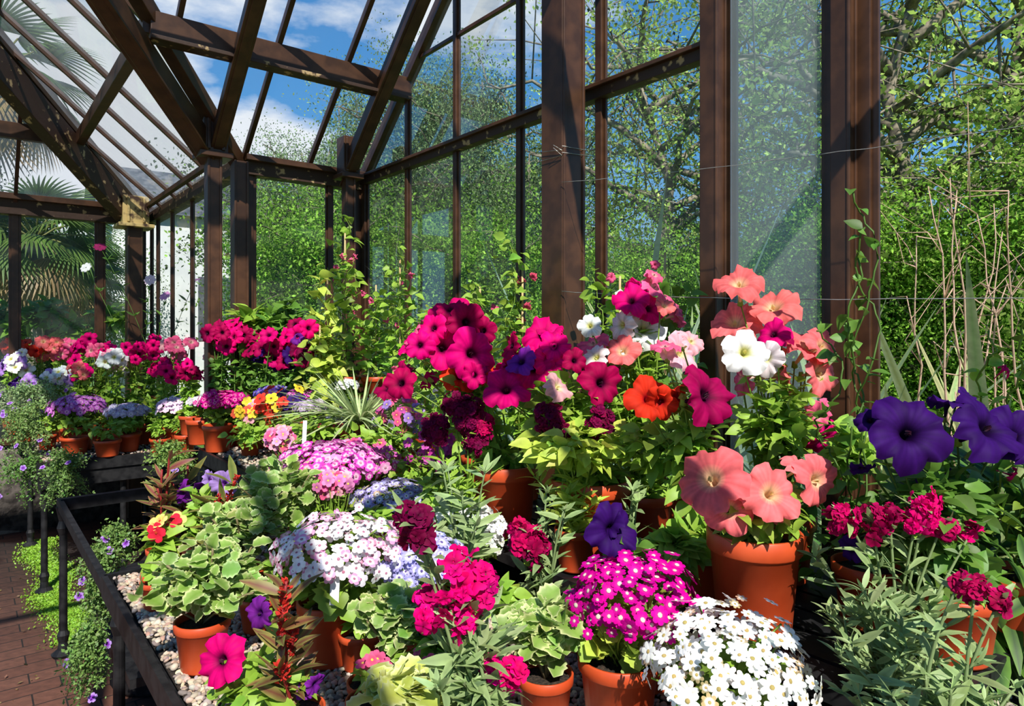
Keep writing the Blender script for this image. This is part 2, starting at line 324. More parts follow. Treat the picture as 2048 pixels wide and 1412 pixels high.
def stock(px,d,zs,clusters,lc=GG,lsz=.045,name='stock_plant',spread=.06,h=.25,potr=.055,poth=.1,extra=8,fpx=20,nlf=17,k=5.0):
    mb=MB(); o=G(px,d,zs); pot(mb,o,potr,poth); b=o+np.array([0,0,poth*.87])
    tips=[]
    for q in clusters:
        dd=q[4] if len(q)>4 else d; C=S(q[0],q[1],dd); R=q[2]/F*dd; tips.append(C); n=max(7,int((q[2]/fpx)**2*k))
        D=nrm(rng.normal(size=(n,3))+VIEW*.35); P=C+D*R*(.5+.5*rng.random((n,1)))*np.array([.9,.9,1.15])
        ix=rng.integers(0,4,n); Rm=fr_z(D*.8+VIEW*.4+rng.normal(size=(n,3))*.4); fs=fpx/F*dd*(.8+.4*rng.random(n)); c1=jit(q[3],n,.22)
        for kk in range(4):
            m=ix==kk; mb.many(DBL[kk],Rm[m],P[m],fs[m],c1[m]*.45,c1[m],M_PETAL)
        fol(mb,C-np.array([0,0,R*.6]),(R*.5,R*.5,R*.5),6,L_OV,R*.4,LG)
    for i in range(extra):
        a=rng.random()*6.283; tips.append(b+np.array([math.cos(a)*spread*rng.random()*1.6,math.sin(a)*spread*rng.random()*1.6,h*(.5+.5*rng.random())]))
    for tpt in tips:
        pts=stem_pts(b+rng.normal(size=3)*np.array([.015,.015,0]),tpt,12); mb.tube(pts,np.linspace(.0035,.002,12),np.array(lc)*.9,M_LEAF,5)
        n=nlf; kk=np.clip(rng.random(n),.02,.98)*11; i0=kk.astype(int); q=pts[i0]+(pts[np.minimum(i0+1,11)]-pts[i0])*(kk-i0)[:,None]
        leaves(mb,L_LAN,q,hdir(n,.75),lsz,lc,np.array(lc)*1.3,.15)
        leaves(mb,L_LAN,np.repeat(pts[-1][None],6,0),hdir(6,.9),lsz*.6,np.array(lc)*1.2,None,.15)
    return mb.build(name,o)
def varieg(px,py,d,rx,rz,zs,n=170,ppx=None,size=.04,name='variegated_plectranthus',pr=.05,ph=.1,c0=(.22,.38,.06),c1=(.72,.76,.36)):
    mb=MB(); o=G(ppx or px,d,zs); pot(mb,o,pr,ph); C=S(px,py,d); R=rx/F*d; Z=rz/F*d
    b=o+np.array([0,0,ph*.87])
    for i in range(18):
        D=nrm(rng.normal(size=3)); D[2]=abs(D[2])*.8-.1; e=C+D*np.array([R,R,Z])*(1.0+.35*rng.random()); pts=stem_pts(b,e,8,.02); mb.tube(pts,.0025,(.25,.2,.1),M_LEAF,5)
        leaves(mb,L_VAR,np.concatenate([pts[2:],pts[4:]]),hdir(10,.3),size,c0,c1,.15)
    fol(mb,C,(R*.9,R*.9,Z*.9),n,L_VAR,size,c0,c1,shell=.3,jt=.18)
    return mb.build(name,o)
def vine(px,d,zs,top,name='climbing_vine_in_pot',w=25,lc=LG,n=120,pr=.07,ph=.12,flc=PNK,nf=6,lsz=.04,cane=True,potted=True):
    mb=MB(); o=G(px,d,zs)
    if potted: pot(mb,o,pr,ph)
    b=o+np.array([0,0,ph*.85]); T=S(px,top,d); W=w/F*d
    if cane: mb.tube([b,T*.95+b*.05],.004,(1,1,1),M_CANE,6)
    for sgn in range(4):
        t=np.linspace(0,1,40); p=b+(T-b)*t[:,None]*(1-.1*sgn)+np.stack([np.cos(t*14+sgn*2.1),np.sin(t*14+sgn*2.1),np.zeros(40)],1)*.02+np.cumsum(rng.normal(size=(40,3))*.005,0)
        mb.tube(p,.002,np.array(lc)*.7,M_LEAF,4)
        k=rng.integers(1,40,n//4); leaves(mb,L_OV,p[k]+rng.normal(size=(len(k),3))*W*.55*(1-.6*(k/40))[:,None],hdir(len(k),.0),lsz,lc,None,.25,.6)
    for i in range(nf):
        f=b+(T-b)*(.35+.65*rng.random())+rng.normal(size=3)*W*.6; zdir=np.array([-.3,-.4,-.3])+rng.normal(size=3)*.3
        mb.many(PET[i%5],fr_z(nrm(zdir)[None]),[f],np.array([[.016,.016,.028]]),np.array([flc]),np.array([flc]),M_PETAL)
    return mb.build(name,o)
def small_fl(px,py,d,zs,cols,n,wpx,hpx,fpx,T=SM5,lc=LG,disc=(.8,.6,.1),name='potted_viola',lsz=.022,nl=120,pr=.045,ph=.08,inner=None,ppx=None):
    mb=MB(); o=G(ppx or px,d,zs); pot(mb,o,pr,ph); b=o+np.array([0,0,ph*.87]); C=S(px,py,d); R=np.array([wpx,wpx,hpx])/F*d
    D=nrm(rng.normal(size=(n,3))+VIEW*.4); P=C+D*R*(.6+.4*rng.random((n,1))); Rm=fr_z(D*.5+VIEW+rng.normal(size=(n,3))*.3); fs=fpx/F*d*(.8+.4*rng.random(n))
    cc=np.array([cols[i] for i in rng.integers(0,len(cols),n)]); cc=jit(cc,n,.12)
    mb.many(T,Rm,P,fs,cc*.7 if inner is None else np.array(inner),cc,M_PETAL); mb.many(DISC,Rm,P,fs*.8,np.array(disc),np.array(disc),M_PETAL)
    for p in P[:40]: mb.tube(stem_pts(b+rng.normal(size=3)*.01,p-VIEW*.004,5),.0013,np.array(lc)*.8,M_LEAF,4)
    fol(mb,(b*.4+C*.6),(R[0]*.9,R[0]*.9,max(.03,(C[2]-b[2])*.55)),nl,L_OV,lsz,lc,shell=.3)
    return mb.build(name,o)
# ================================================================= SHELL
W=1.8; YC=3.64; XJ=1.12; YE=5.85; ZB=2.255; K=.85
mb=MB(); mb.box((-3.5,-2.5,-.05),(1.8,5.9,0),M_FLOOR); mb.build('floor')
mb=MB(); mb.box((-40,-20,-.25),(60,60,-.06),M_GRASS); mb.build('lawn_ground')
mb=MB(); mb.box((W-.03,-1.2,0),(W+.12,YC+.1,.62),M_STONE); mb.build('wall_east')
mb=MB(); mb.box((XJ,YC-.02,0),(W-.04,YC+.1,.62),M_STONE); mb.box((XJ-.03,YC+.12,0),(XJ+.1,YE+.1,.62),M_STONE); mb.box((-3.5,YE-.02,0),(XJ-.04,YE+.1,.62),M_STONE); mb.build('wall_north')
def mull(mb,x,y,z0,z1,ax,w=.026,dep=.03,mat=None):
    m=mat or M_BROWN
    if ax=='y':
        mb.box((x-dep/2,y-w/2,z0),(x+dep/2,y+w/2,z1),m); mb.box((x-.004,y-w*.9,z0),(x+.008,y+w*.9,z1),m)
    else:
        mb.box((x-w/2,y-dep/2,z0),(x+w/2,y+dep/2,z1),m); mb.box((x-w*.9,y-.004,z0),(x+w*.9,y+.008,z1),m)
roofz=lambda s:ZB+K*s
RS=1.9; YR=YC-RS
gab=lambda y: roofz(min(YC-y, RS-(YR-y)) if y<YR else YC-y)
mb=MB()
for y,w in ((3.6,.05),(3.11,.026),(2.66,.026),(2.19,.026),(1.73,.03),(1.255,.022),(1.19,.022),(.885,.03),(.80,.04),(-.3,.04)):
    mull(mb,W,y,.6,gab(y) ,'y',w)
mb.bar((W-.01,1.2,ZB),(W-.01,YC,ZB),.045,.045,M_RUST); mb.bar((W-.04,1.2,ZB+.02),(W-.04,YC,ZB+.02),.02,.015,M_BROWN)
mb.bar((W,1.2,2.78),(W,YC-.6,2.78),.02,.018,M_BROWN); mb.bar((W,-.3,.63),(W,YC,.63),.12,.04,M_BROWN)
mb.bar((W,YC,ZB),(W,YR,roofz(RS)),.05,.06,M_BROWN); mb.bar((W,YR,roofz(RS)),(W,-.3,gab(-.3)),.05,.06,M_BROWN)
mb.build('window_1',smooth=False,bevel=.002)
mb=MB()
mb.add([(W,.85,.62),(W,YC,.62),(W,YC,ZB),(W,YR,roofz(RS)),(W,.85,gab(.85))],[[[0,1,2,3,4]]],M_GLASS); mb.build('window_2',smooth=False)
mb=MB(); mb.box((W-.035,.9,.65),(W-.031,1.17,3.1),M_HAZE); mb.build('window_3',smooth=False)
mb=MB()
for x,w in ((1.15,.05),(1.6,.026),(1.77,.04)): mull(mb,x,YC,.6,ZB,'x',w)
mb.bar((XJ,YC,ZB),(W,YC,ZB),.08,.10,M_RUST); mb.bar((XJ,YC-.07,ZB+.03),(W,YC-.07,ZB+.03),.04,.03,M_BROWN)
mb.bar((XJ,YC,.63),(W,YC,.63),.1,.04,M_BROWN)
mb.build('window_4',smooth=False,bevel=.002)
mb=MB(); mb.add([(XJ,YC,.62),(W,YC,.62),(W,YC,ZB),(XJ,YC,ZB)],[[[0,1,2,3]]],M_GLASS); mb.build('window_5',smooth=False)
mb=MB()
for y in (3.72,4.12,4.62,5.15,5.6,5.82): mull(mb,XJ,y,.6,ZB,'y',.024,.025)
mb.bar((XJ,YC,ZB),(XJ,YE,ZB),.07,.09,M_RUST); mb.bar((XJ-.08,YC,ZB+.05),(XJ-.08,YE,ZB+.05),.03,.03,M_BROWN); mb.bar((XJ,YC,.63),(XJ,YE,.63),.1,.04,M_BROWN)
mb.build('window_6',smooth=False,bevel=.002)
mb=MB()
for x in (1.05,.78,.27,-.25,-.8,-1.4,-2,-2.6,-3.2): mull(mb,x,YE,.6,ZB,'x',.04)
mb.bar((-3.5,YE,ZB),(XJ,YE,ZB),.1,.12,M_RUST); mb.bar((-3.5,YE-.08,ZB+.06),(XJ,YE-.08,ZB+.06),.04,.04,M_BROWN); mb.bar((-3.5,YE,.63),(XJ,YE,.63),.1,.04,M_BROWN)
mb.build('window_7',smooth=False,bevel=.002)
mb=MB(); mb.add([(XJ,YC,.62),(XJ,YE,.62),(XJ,YE,ZB),(XJ,YC,ZB),(-3.5,YE,.62),(-3.5,YE,ZB)],[[[0,1,2,3],[1,4,5,2]]],M_GLASS); mb.build('window_8',smooth=False)
mb=MB()
XR=XJ-RS
R=lambda x,y,s:(x,y,roofz(s))
mb.add([R(XJ,YC,0),R(W,YC,0),R(W,YR,RS),R(XR,YR,RS)],[[[0,1,2,3]]],M_ROOFG)
mb.add([R(XJ,YC,0),R(XJ,YE,0),R(XR,YE-RS,RS),R(XR,YR,RS)],[[[0,1,2,3]]],M_ROOFH)
mb.add([R(XJ,YE,0),R(-3.5,YE,0),R(-3.5,YE-RS,RS),R(XR,YE-RS,RS)],[[[0,1,2,3]]],M_ROOFH)
mb.build('ceiling',smooth=False)
mb=MB()
bw,bh=.022,.03
for x in (XJ,1.46): mb.bar(R(x,YC,0),R(x,YR,RS),bw,bh,M_BROWN)
for x in (.7,.3,-.1): s=XJ-x; mb.bar(R(x,YC-s,s),R(x,YR,RS),bw,bh,M_BROWN)
for y in (4.08,4.5,4.92,5.34,3.64): 
    e=min(RS,YE-y); mb.bar(R(XJ,y,0),R(XJ-e,y,e),bw,bh,M_BROWN)
for y in (3.2,2.76,2.3): mb.bar(R(XJ-(YC-y),y,YC-y),R(XR,y,RS),bw,bh,M_BROWN)
for x in (.78,.27,-.25,-.8,-1.4,-1.9,-2.4,-2.9): s=min(RS,max(0,XJ-x)); mb.bar(R(x,YE,0),R(x,YE-s,s),bw,bh,M_BROWN)
for s in (.98,): 
    mb.bar(R(W,YC-s,s),R(XJ-s,YC-s,s),.012,.012,M_BROWN); mb.bar(R(XJ-s,YC-s,s),R(XJ-s,YE-s,s),.012,.012,M_BROWN); mb.bar(R(XJ-s,YE-s,s),R(-3.5,YE-s,s),.012,.012,M_BROWN)
mb.bar(R(W,YR,RS),R(XR,YR,RS),.08,.12,M_BROWN); mb.bar(R(XR,YR,RS),R(XR,YE-RS,RS),.08,.12,M_BROWN)
for x in (1.8,1.2,.55,-.1,-.8,-1.5,-2.2): mb.bar((x,YR,roofz(RS)),(x,-.9,roofz(RS)-K*(YR+.9)),.045,.07,M_BROWN)  # out-of-view rafters and cross bars, added for the shadows they cast
for yy in (1.1,.2,-.7): mb.bar((W,yy,roofz(RS)-K*(YR-yy)),(-2.5,yy,roofz(RS)-K*(YR-yy)),.04,.05,M_BROWN)
mb.build('roof_glazing_bars',smooth=False)
mb=MB()
s=.53; dz=-.05
def RB(x,y,s_): return (x,y,roofz(s_)+dz)
mb.bar(RB(W,YC-s,s),RB(XJ-s,YC-s,s),.05,.10,M_BROWN); mb.bar(RB(W,YC-s-.0,s-.07),RB(XJ-s,YC-s,s-.07),.08,.018,M_RUST)
mb.bar(RB(XJ-s,YC-s,s),RB(XJ-s,YE-s,s),.05,.08,M_BROWN); mb.bar(RB(XJ-s,YE-s,s),RB(-3.5,YE-s,s),.05,.10,M_BROWN)
mb.bar((XJ-.02,YC-.02,ZB),R(XR,YR,RS),.06,.07,M_BROWN)
mb.bar((XJ-.2,YC-.16,ZB+.0),(XR-.1,YR-.1,roofz(RS)-.2),.055,.11,M_BROWN); mb.bar((XJ-.2,YC-.16,ZB-.055),(XR-.1,YR-.1,roofz(RS)-.255),.09,.012,M_BROWN)
mb.bar((XJ-.02,YE-.02,ZB+.0),R(XR,YE-RS,RS),.06,.07,M_BROWN)
mb.bar((XJ-.14,YE-.14,ZB-.05),(XR,YE-RS,roofz(RS)-.2),.09,.17,M_RUST)
for x in (.94,1.63): mb.bar((x,YC-.14,ZB-.02),(x,YR,roofz(RS)-.1),.045,.09,M_BROWN); mb.bar((x,YC-.14,ZB-.067),(x,YR,roofz(RS)-.147),.07,.01,M_BROWN)
mb.build('roof_beams',smooth=False,bevel=.003)
def column(x,y,w,zt,cap=False,rust=False,name='iron_column'):
    mb=MB(); mb.box((x-w/2,y-w/2,0),(x+w/2,y+w/2,zt),M_BROWN)
    for sx in (-1,1):
        mb.box((x+sx*w*.42-.006,y-w/2-.006,0),(x+sx*w*.42+.006,y-w/2+.003,zt),M_BROWN)
    if cap:
        m=M_RUSTH if rust else M_BROWN
        mb.box((x-w*.85,y-w*.85,zt-.02),(x+w*.85,y+w*.85,zt+.19),m); mb.box((x-w*1.15,y-w*1.15,zt-.035),(x+w*1.15,y+w*1.15,zt-.01),m); 
        for a in (-.5,.5): mb.box((x+a*w-.008,y-w*.98,zt),(x+a*w+.008,y-w*.8,zt+.18),m)
    mb.box((x-w*.7,y-w*.7,0),(x+w*.7,y+w*.7,.05),M_BROWN)
    return mb.build(name,smooth=False,bevel=.003)
column(.93,3.46,.065,ZB,True); column(1.63,3.46,.055,ZB-.0,True); column(1.09,3.58,.07,ZB)
column(.96,5.6,.10,ZB-.08,True,True)
column(1.64,1.76,.108,3.7); column(1.755,1.225,.055,3.3); column(1.765,.84,.045,3.0)
mb=MB()
def wire(P,r=.0011):
    P=np.array(P); t=np.linspace(0,1,24)[:,None]; 
    pts=P[0]*(1-t)+P[1]*t; pts[:,2]-=.015*np.sin(t[:,0]*math.pi); pts+=rng.normal(size=pts.shape)*.0012; mb.tube(pts,r,(1,1,1),M_WIRE,5)
wire([(1.58,1.70,1.53),(1.66,.2,1.46)]); wire([(1.58,1.70,1.90),(1.66,.2,1.80)],.0009)
for zz in (2.03,2.0):
    pts=[(1.64+.06*a,1.76+.06*b,zz+.01*rng.normal()) for a,b in ((-1,-1),(1,-1),(1,1),(-1,1),(-1,-1),(-1.3,-.6))]; mb.tube(pts,.0012,(1,1,1),M_WIRE,5)
mb.build('training_wire')
# ================================================================= BENCHES
BZ=.70
def leg(mb,x,y,zt):
    mb.lathe([(.04,0),(.045,.012),(.022,.03),(.018,.06),(.024,.09),(.016,.11),(.015,zt-.12),(.024,zt-.09),(.016,zt-.06),(.028,zt)],(x,y,0),M_BLACK,14,None,True)
def bench(mb,x0,y0,x1,y1,z):
    mb.box((x0,y0,z-.045),(x1,y1,z-.02),M_BLACK)
    for a,b in (((x0,y0),(x1,y0)),((x0,y1),(x1,y1)),((x0,y0),(x0,y1)),((x1,y0),(x1,y1))):
        mb.bar((*a,z-.03),(*b,z-.03),.014,.06,M_BLACK)
mb=MB(); bench(mb,.31,.35,1.70,2.25,BZ); bench(mb,.75,2.26,1.70,2.5,BZ)
for x,y in ((.34,.5),(.34,1.4),(.34,2.2),(1.0,.5),(1.0,1.5),(1.0,2.45)): leg(mb,x,y,BZ-.04)
mb.bar((.32,2.25,BZ-.05),(.32,3.55,BZ-.05),.02,.04,M_BLACK); mb.bar((.32,3.5,BZ-.05),(.85,3.5,BZ-.05),.03,.05,M_BLACK); leg(mb,.33,3.5,BZ-.06); leg(mb,.83,3.5,BZ-.06)
mb.box((.4,2.4,.28),(.8,3.4,.31),M_BLACK)
mb.build('potting_bench',smooth=False)
mb=MB(); bench(mb,.85,2.52,1.70,3.38,.85)
for x,y in ((.88,2.6),(.88,3.35),(1.65,2.6)): leg(mb,x,y,.82)
mb.build('plant_staging',smooth=False)
mb=MB()
for i in range(6): mb.box((1.1+i*.092,.4,.79),(1.18+i*.092,2.5,.815),M_BLACK)
for y in (.5,1.2,1.9,2.45): mb.box((1.1,y,.70),(1.64,y+.04,.79),M_BLACK)
mb.build('slatted_shelf',smooth=False)
mb=MB(); bench(mb,.3,4.34,1.08,5.75,BZ)
mb.bar((.3,4.36,.60),(1.08,4.36,.60),.03,.08,M_BLACK)
for x,y in ((.33,4.4),(.7,4.4),(1.05,4.4),(.33,5.4),(1.0,5.4)): leg(mb,x,y,BZ-.04)
mb.box((.72,4.75,BZ),(1.08,5.7,BZ+.16),M_BLACK)
mb.build('potting_bench',smooth=False)
mb=MB(); mb.lathe([(.001,0),(.17,0),(.18,.02),(.18,.40),(.19,.42),(.17,.43),(.001,.44)],(.62,3.05,0),M_BLACK,28); mb.build('black_water_butt')
t=(1+5**.5)/2; iv=nrm(np.array([(-1,t,0),(1,t,0),(-1,-t,0),(1,-t,0),(0,-1,t),(0,1,t),(0,-1,-t),(0,1,-t),(t,0,-1),(t,0,1),(-t,0,-1),(-t,0,1)],float))
ifc=[(0,11,5),(0,5,1),(0,1,7),(0,7,10),(0,10,11),(1,5,9),(5,11,4),(11,10,2),(10,7,6),(7,1,8),(3,9,4),(3,4,2),(3,2,6),(3,6,8),(3,8,9),(4,9,5),(2,4,11),(6,2,10),(8,6,7),(9,8,1)]
def subdiv(V,Fc):
    V=list(map(tuple,V));c={};o=[]
    def mid(a,b):
        k=(min(a,b),max(a,b))
        if k not in c: c[k]=len(V); V.append(tuple(nrm((np.array(V[a])+np.array(V[b]))/2)))
        return c[k]
    for a,b,d in Fc: x,y,z=mid(a,b),mid(b,d),mid(d,a); o+=[(a,x,z),(b,y,x),(d,z,y),(x,y,z)]
    return np.array(V),np.array(o)
sv,sf=subdiv(iv,ifc); SPH=(sv,[sf],np.ones(len(sv)),np.ones(len(sv)))
def gravel(x0,y0,x1,y1,z,n,name='gravel_bed'):
    mb=MB(); mb.box((x0,y0,z-.02),(x1,y1,z-.006),M_SOIL)
    P=np.stack([x0+(x1-x0)*rng.random(n),y0+(y1-y0)*rng.random(n),z-.006+.008*rng.random(n)],1)
    pal=np.array([(.42,.33,.24),(.46,.36,.26),(.3,.22,.17),(.44,.38,.3),(.42,.27,.2),(.2,.17,.15),(.5,.42,.3),(.33,.28,.25)])
    c=jit(pal[rng.integers(0,len(pal),n)],n,.12); sc=(.0045+.005*rng.random((n,1)))*np.array([1,.8,.6])*(1+.2*rng.normal(size=(n,3)))
    mb.many(SPH,fr_z(rng.normal(size=(n,3))*.4+np.array([0,0,1])),P,np.abs(sc),c,c,M_ATTR); mb.build(name)
gravel(.33,.6,1.09,2.22,BZ,15000); gravel(.88,2.55,1.67,3.35,.85,2500); gravel(.32,4.37,1.07,5.7,BZ,2500)
gravel(1.1,.36,1.66,.9,BZ,1500)
mb=MB(); n=15000; yy=3.6+1.9*rng.random(n); P=np.stack([.38+.045*rng.normal(size=n)+.03*np.sin(yy*7),yy,.008*rng.random(n)],1)
leaves(mb,[L_TINY],P,hdir(n,.9),.013,(.16,.34,.02),(.32,.58,.05),.25); mb.build('mossy_groundcover')
mb=MB(); n=140; P=np.stack([-.5+.9*rng.random(n),1.8+3*rng.random(n),np.full(n,.004)],1); leaves(mb,[L_TINY],P,hdir(n,.0),.02,(.2,.14,.06),(.35,.25,.1),.4); mb.build('fallen_leaves')
# ================================================================= PLANTS foreground
dome(1450,1318,1.05,150,.72,BZ,(.88,.88,.84),(.88,.88,.84),(.55,.42,.15),200,20,SM7,prpx=105,faded=.18,lc=LG,name='white_cineraria_pot',noise=.1)
dome(1265,1195,1.2,122,.78,BZ,(.62,.0,.28),(.6,.02,.3),(.88,.8,.62),190,15,SM7B,ppx=1238,prpx=82,lc=YG,name='magenta_cineraria_pot',ph=.13,dk=1.4)
pet_plant(1508,1.31,.82,.088,.196,[(1418,955,75,SAL,1.2),(1545,985,62,SAL,1.2),(1458,1020,50,SAL,1.22),(1640,962,55,SAL,1.28),(1600,935,35,SAL,1.3),(1530,1030,40,SAL,1.24)],LG,10,60,.035,name='salmon_petunia_pot')
pet_plant(1560,1.6,.82,.08,.15,[(1478,562,50,SAL),(1545,608,54,SAL),(1470,640,52,SAL),(1620,690,52,SAL),(1572,742,54,SAL),(1645,745,48,SAL),(1650,690,42,SAL),(1492,702,50,WHT,1.5),(1530,715,38,WHT,1.52),(1545,665,35,MAG),(1560,670,28,CRI),(1615,865,45,MAG),(1650,880,38,MAG),(1480,760,35,PNK),(1640,830,35,PNK)],LG,10,100,.04,name='petunia_pot')
pet_plant(1420,1.5,.82,.07,.12,[(1420,788,66,CRI,1.4),(1300,795,50,RED,1.5),(1345,785,38,RED,1.5),(1320,805,35,RED,1.48),(1365,702,44,LPK),(1330,690,30,PNK),(1385,680,30,LPK)],LG,12,90,.04,name='crimson_petunia_pot')
pet_plant(1290,1.85,.82,.075,.14,[(1262,597,38,MAG),(1300,615,34,HOT),(1312,572,34,PNK),(1330,610,22,SAL),(1290,655,46,WHT),(1240,650,32,WHT),(1265,640,30,WHT),(1245,700,36,SAL),(1235,655,30,SAL),(1185,683,34,PNK),(1190,712,30,WHT),(1180,650,25,WHT),(1265,700,28,WHT),(1310,548,20,PNK)],LG,10,100,.036,name='mixed_petunia_pot',extra=8,ecols=[SAL,WHT,PNK,HOT])
pet_plant(1180,1.76,.82,.104,.2,[(1205,765,46,CRI,1.7),(1120,772,34,LPK,1.65),(1085,665,44,MAG),(1065,735,44,MAG),(1110,690,34,HOT),(1100,720,36,HOT),(1150,720,26,CRI),(1012,775,48,MAG,1.7),(1040,720,34,VIO),(1020,690,30,CRI)],LG,14,110,.04,name='magenta_petunia_pot',extra=8,ecols=[MAG,HOT,CRI])
pet_plant(1010,1.95,.82,.095,.2,[(905,640,50,MAG),(945,705,52,MAG,1.85),(885,695,44,MAG),(935,645,40,CRI),(865,655,32,HOT),(960,735,36,RED),(918,750,38,RED),(800,765,34,CRI),(805,750,26,CRI),(840,690,30,HOT),(900,615,30,CRI),(965,660,30,CRI),(860,680,28,PNK),(825,668,26,PNK)],LG,11,110,.04,name='hot_pink_petunia_pot',extra=8,ecols=[MAG,HOT,CRI])
stock(1150,1.66,.82,[(1095,835,34,MAR),(1200,845,30,MAR),(1130,870,22,MAR)],lc=YG,lsz=.05,h=.13,spread=.08,potr=.05,extra=10,fpx=9,name='nemesia_pot',k=6)
mb=MB(); o=G(1160,1.66,.82); fol(mb,S(1155,885,1.68),(.16,.15,.055),380,L_OV,.042,YG); mb.build('lime_foliage_plant',o)
stock(930,1.75,.70,[(935,830,38,MAR),(870,860,32,MAR),(950,880,28,MAR),(905,810,25,MAR),(965,850,25,CRI)],lc=LG,lsz=.05,h=.27,spread=.07,extra=8,fpx=9,k=6)
stock(1090,1.5,.70,[(1060,1090,42,CRI),(1035,1065,25,CRI)],lc=GG,lsz=.05,h=.30,spread=.04,extra=5,fpx=15)
stock(1245,1.55,.70,[],lc=GG,lsz=.05,h=.30,spread=.04,extra=5)
stock(925,1.6,.70,[],lc=GG,lsz=.055,h=.29,spread=.06,extra=8)
stock(960,1.05,.70,[(915,1170,62,HOT),(860,1215,42,MAG),(965,1175,46,MAG),(930,1240,38,HOT),(830,1050,36,MAR),(815,1025,26,MAR),(845,1075,26,MAR),(1020,1350,34,MAG),(985,1345,22,MAG)],lc=GG,lsz=.055,h=.15,spread=.07,extra=10,fpx=22,k=4.2)
stock(1810,1.15,.70,[(1690,1035,30,CRI),(1745,1045,32,CRI),(1780,1035,24,CRI),(1850,1020,38,HOT),(1885,1050,28,CRI),(1830,1050,24,HOT),(1945,1060,14,HOT)],lc=GG,lsz=.05,h=.22,spread=.1,extra=8,fpx=16)
stock(1860,.95,.70,[(1950,1180,30,CRI),(1920,1165,20,CRI),(2000,1200,26,CRI)],lc=GG,lsz=.045,h=.14,spread=.12,extra=30,fpx=16)
stock(1760,1.1,.70,[],lc=GG,lsz=.045,h=.19,spread=.09,extra=14)
pet_plant(1900,1.22,.82,.08,.12,[(1822,862,82,PUR,1.15),(1985,852,78,PUR,1.18),(2035,870,60,PUR,1.2),(1895,800,38,PUR),(1740,838,30,PUR),(1725,940,26,PUR),(1860,965,45,PUR,1.25),(1890,985,38,PUR,1.25),(1700,1100,28,PUR),(1940,800,30,PUR)],MG,10,110,.04,name='purple_petunia_pot')
pet_plant(1290,1.35,.70,.06,.1,[(1228,1058,56,PUR,1.28),(1215,1045,38,PUR,1.3)],MG,12,50,.035,name='purple_petunia_pot')
mb=MB(); fol(mb,S(1960,1130,1.4),(.22,.22,.26),560,L_LAN,.12,DG,MG); fol(mb,S(1650,1080,1.5),(.10,.10,.12),100,L_OV,.04,MG); mb.build('dark_foliage_plant',G(1960,1.45,.7))
dome(690,1095,1.45,128,.55,BZ,(.88,.83,.84),(.9,.85,.85),(.5,.2,.3),260,13,SM5,ppx=658,prpx=62,lc=LG,mixc=(.8,.35,.55),name='pink_white_cineraria_pot',ph=.13)
dome(925,1060,1.75,88,.62,BZ,(.88,.88,.86),(.88,.88,.86),(.8,.75,.5),250,10,SM5,name='white_cineraria_pot',nl=50)
dome(850,1120,1.45,80,.6,BZ,(.42,.4,.8),(.9,.9,.92),(.15,.1,.35),170,14,SM8,name='blue_white_cineraria_pot',faded=.08)
dome(790,995,1.95,75,.5,BZ,(.4,.35,.65),(.88,.88,.88),(.3,.25,.2),170,10,SM8,name='blue_white_cineraria_pot',faded=.15)
dome(668,925,2.15,105,.42,BZ,(.58,.05,.40),(.85,.55,.7),(.6,.3,.4),260,11,SM5,name='magenta_cineraria_pot',mixc=(.75,.3,.6),ph=.13)
small_fl(665,965,1.9,BZ,[PNK,LPK,(.8,.25,.5)],32,45,25,12,SM5,name='potted_primula')
small_fl(560,880,2.3,BZ,[PNK,LPK,(.8,.3,.55)],36,30,28,11,SM5,name='potted_primula',ppx=600)
small_fl(740,905,2.4,.85,[(.7,.15,.5),PNK],40,60,30,10,name='potted_primula')
varieg(420,1160,1.42,105,70,BZ,280,ppx=405,size=.034,pr=.055,ph=.1)
varieg(575,985,1.95,95,75,BZ,260,size=.036)
varieg(480,1055,1.75,75,50,BZ,170,size=.034)
varieg(790,1225,1.25,60,45,BZ,100,size=.034)
varieg(1090,1255,1.2,60,45,BZ,100,size=.04)
varieg(820,1385,1.05,50,40,BZ,50,size=.04,c0=(.5,.55,.1))
pet_plant(500,1.15,.70,.05,.05,[(437,1322,52,MAG,1.12),(515,1228,34,VIO,1.25),(632,1370,24,VIO,1.1),(612,1380,20,VIO,1.12)],LG,12,40,.035,name='magenta_petunia_pot')
def bronze(px,d,zs,top,name='celosia_plant',n=70,plume=True,c=BR,ns=4,ls=.075,sp=.03):
    mb=MB(); o=G(px,d,zs); pot(mb,o,.05,.08); b=o+np.array([0,0,.07]); T=S(px,top,d)
    for i in range(ns):
        e=b+(T-b)*(1-.18*i)+np.array([rng.normal()*sp,rng.normal()*sp,0]); pts=stem_pts(b,e,10); mb.tube(pts,.003,(.35,.03,.03),M_LEAF,5)
        leaves(mb,L_LAN,pts[rng.integers(1,9,n//4)],hdir(n//4,.9),ls,np.array(c)*1.2,(.28,.26,.06),.3)
        if plume:
            m=90; k=rng.random(m); q=pts[-1]-(pts[-1]-pts[-4])*k[:,None]+rng.normal(size=(m,3))*.0025*(1+k[:,None]); leaves(mb,[L_TINY],q,hdir(m,1),.010,(.5,.02,.02),(.65,.05,.03),.2,mat=M_PETAL)
    mb.build(name,o)
bronze(588,1.12,BZ,1160,n=70,ls=.06,sp=.02); bronze(330,1.95,BZ,900,plume=False,c=(.22,.04,.05)); bronze(440,1.85,BZ,950,c=(.12,.14,.03),n=60); bronze(380,2.0,BZ,930,c=(.1,.13,.03),plume=False)
small_fl(328,1050,1.75,BZ,[(.9,.65,.12),(.9,.6,.2),(.8,.02,.05)],7,26,20,20,SM5,lc=LG,name='potted_viola',lsz=.05,nl=70,disc=(.5,.05,.02),ppx=320)
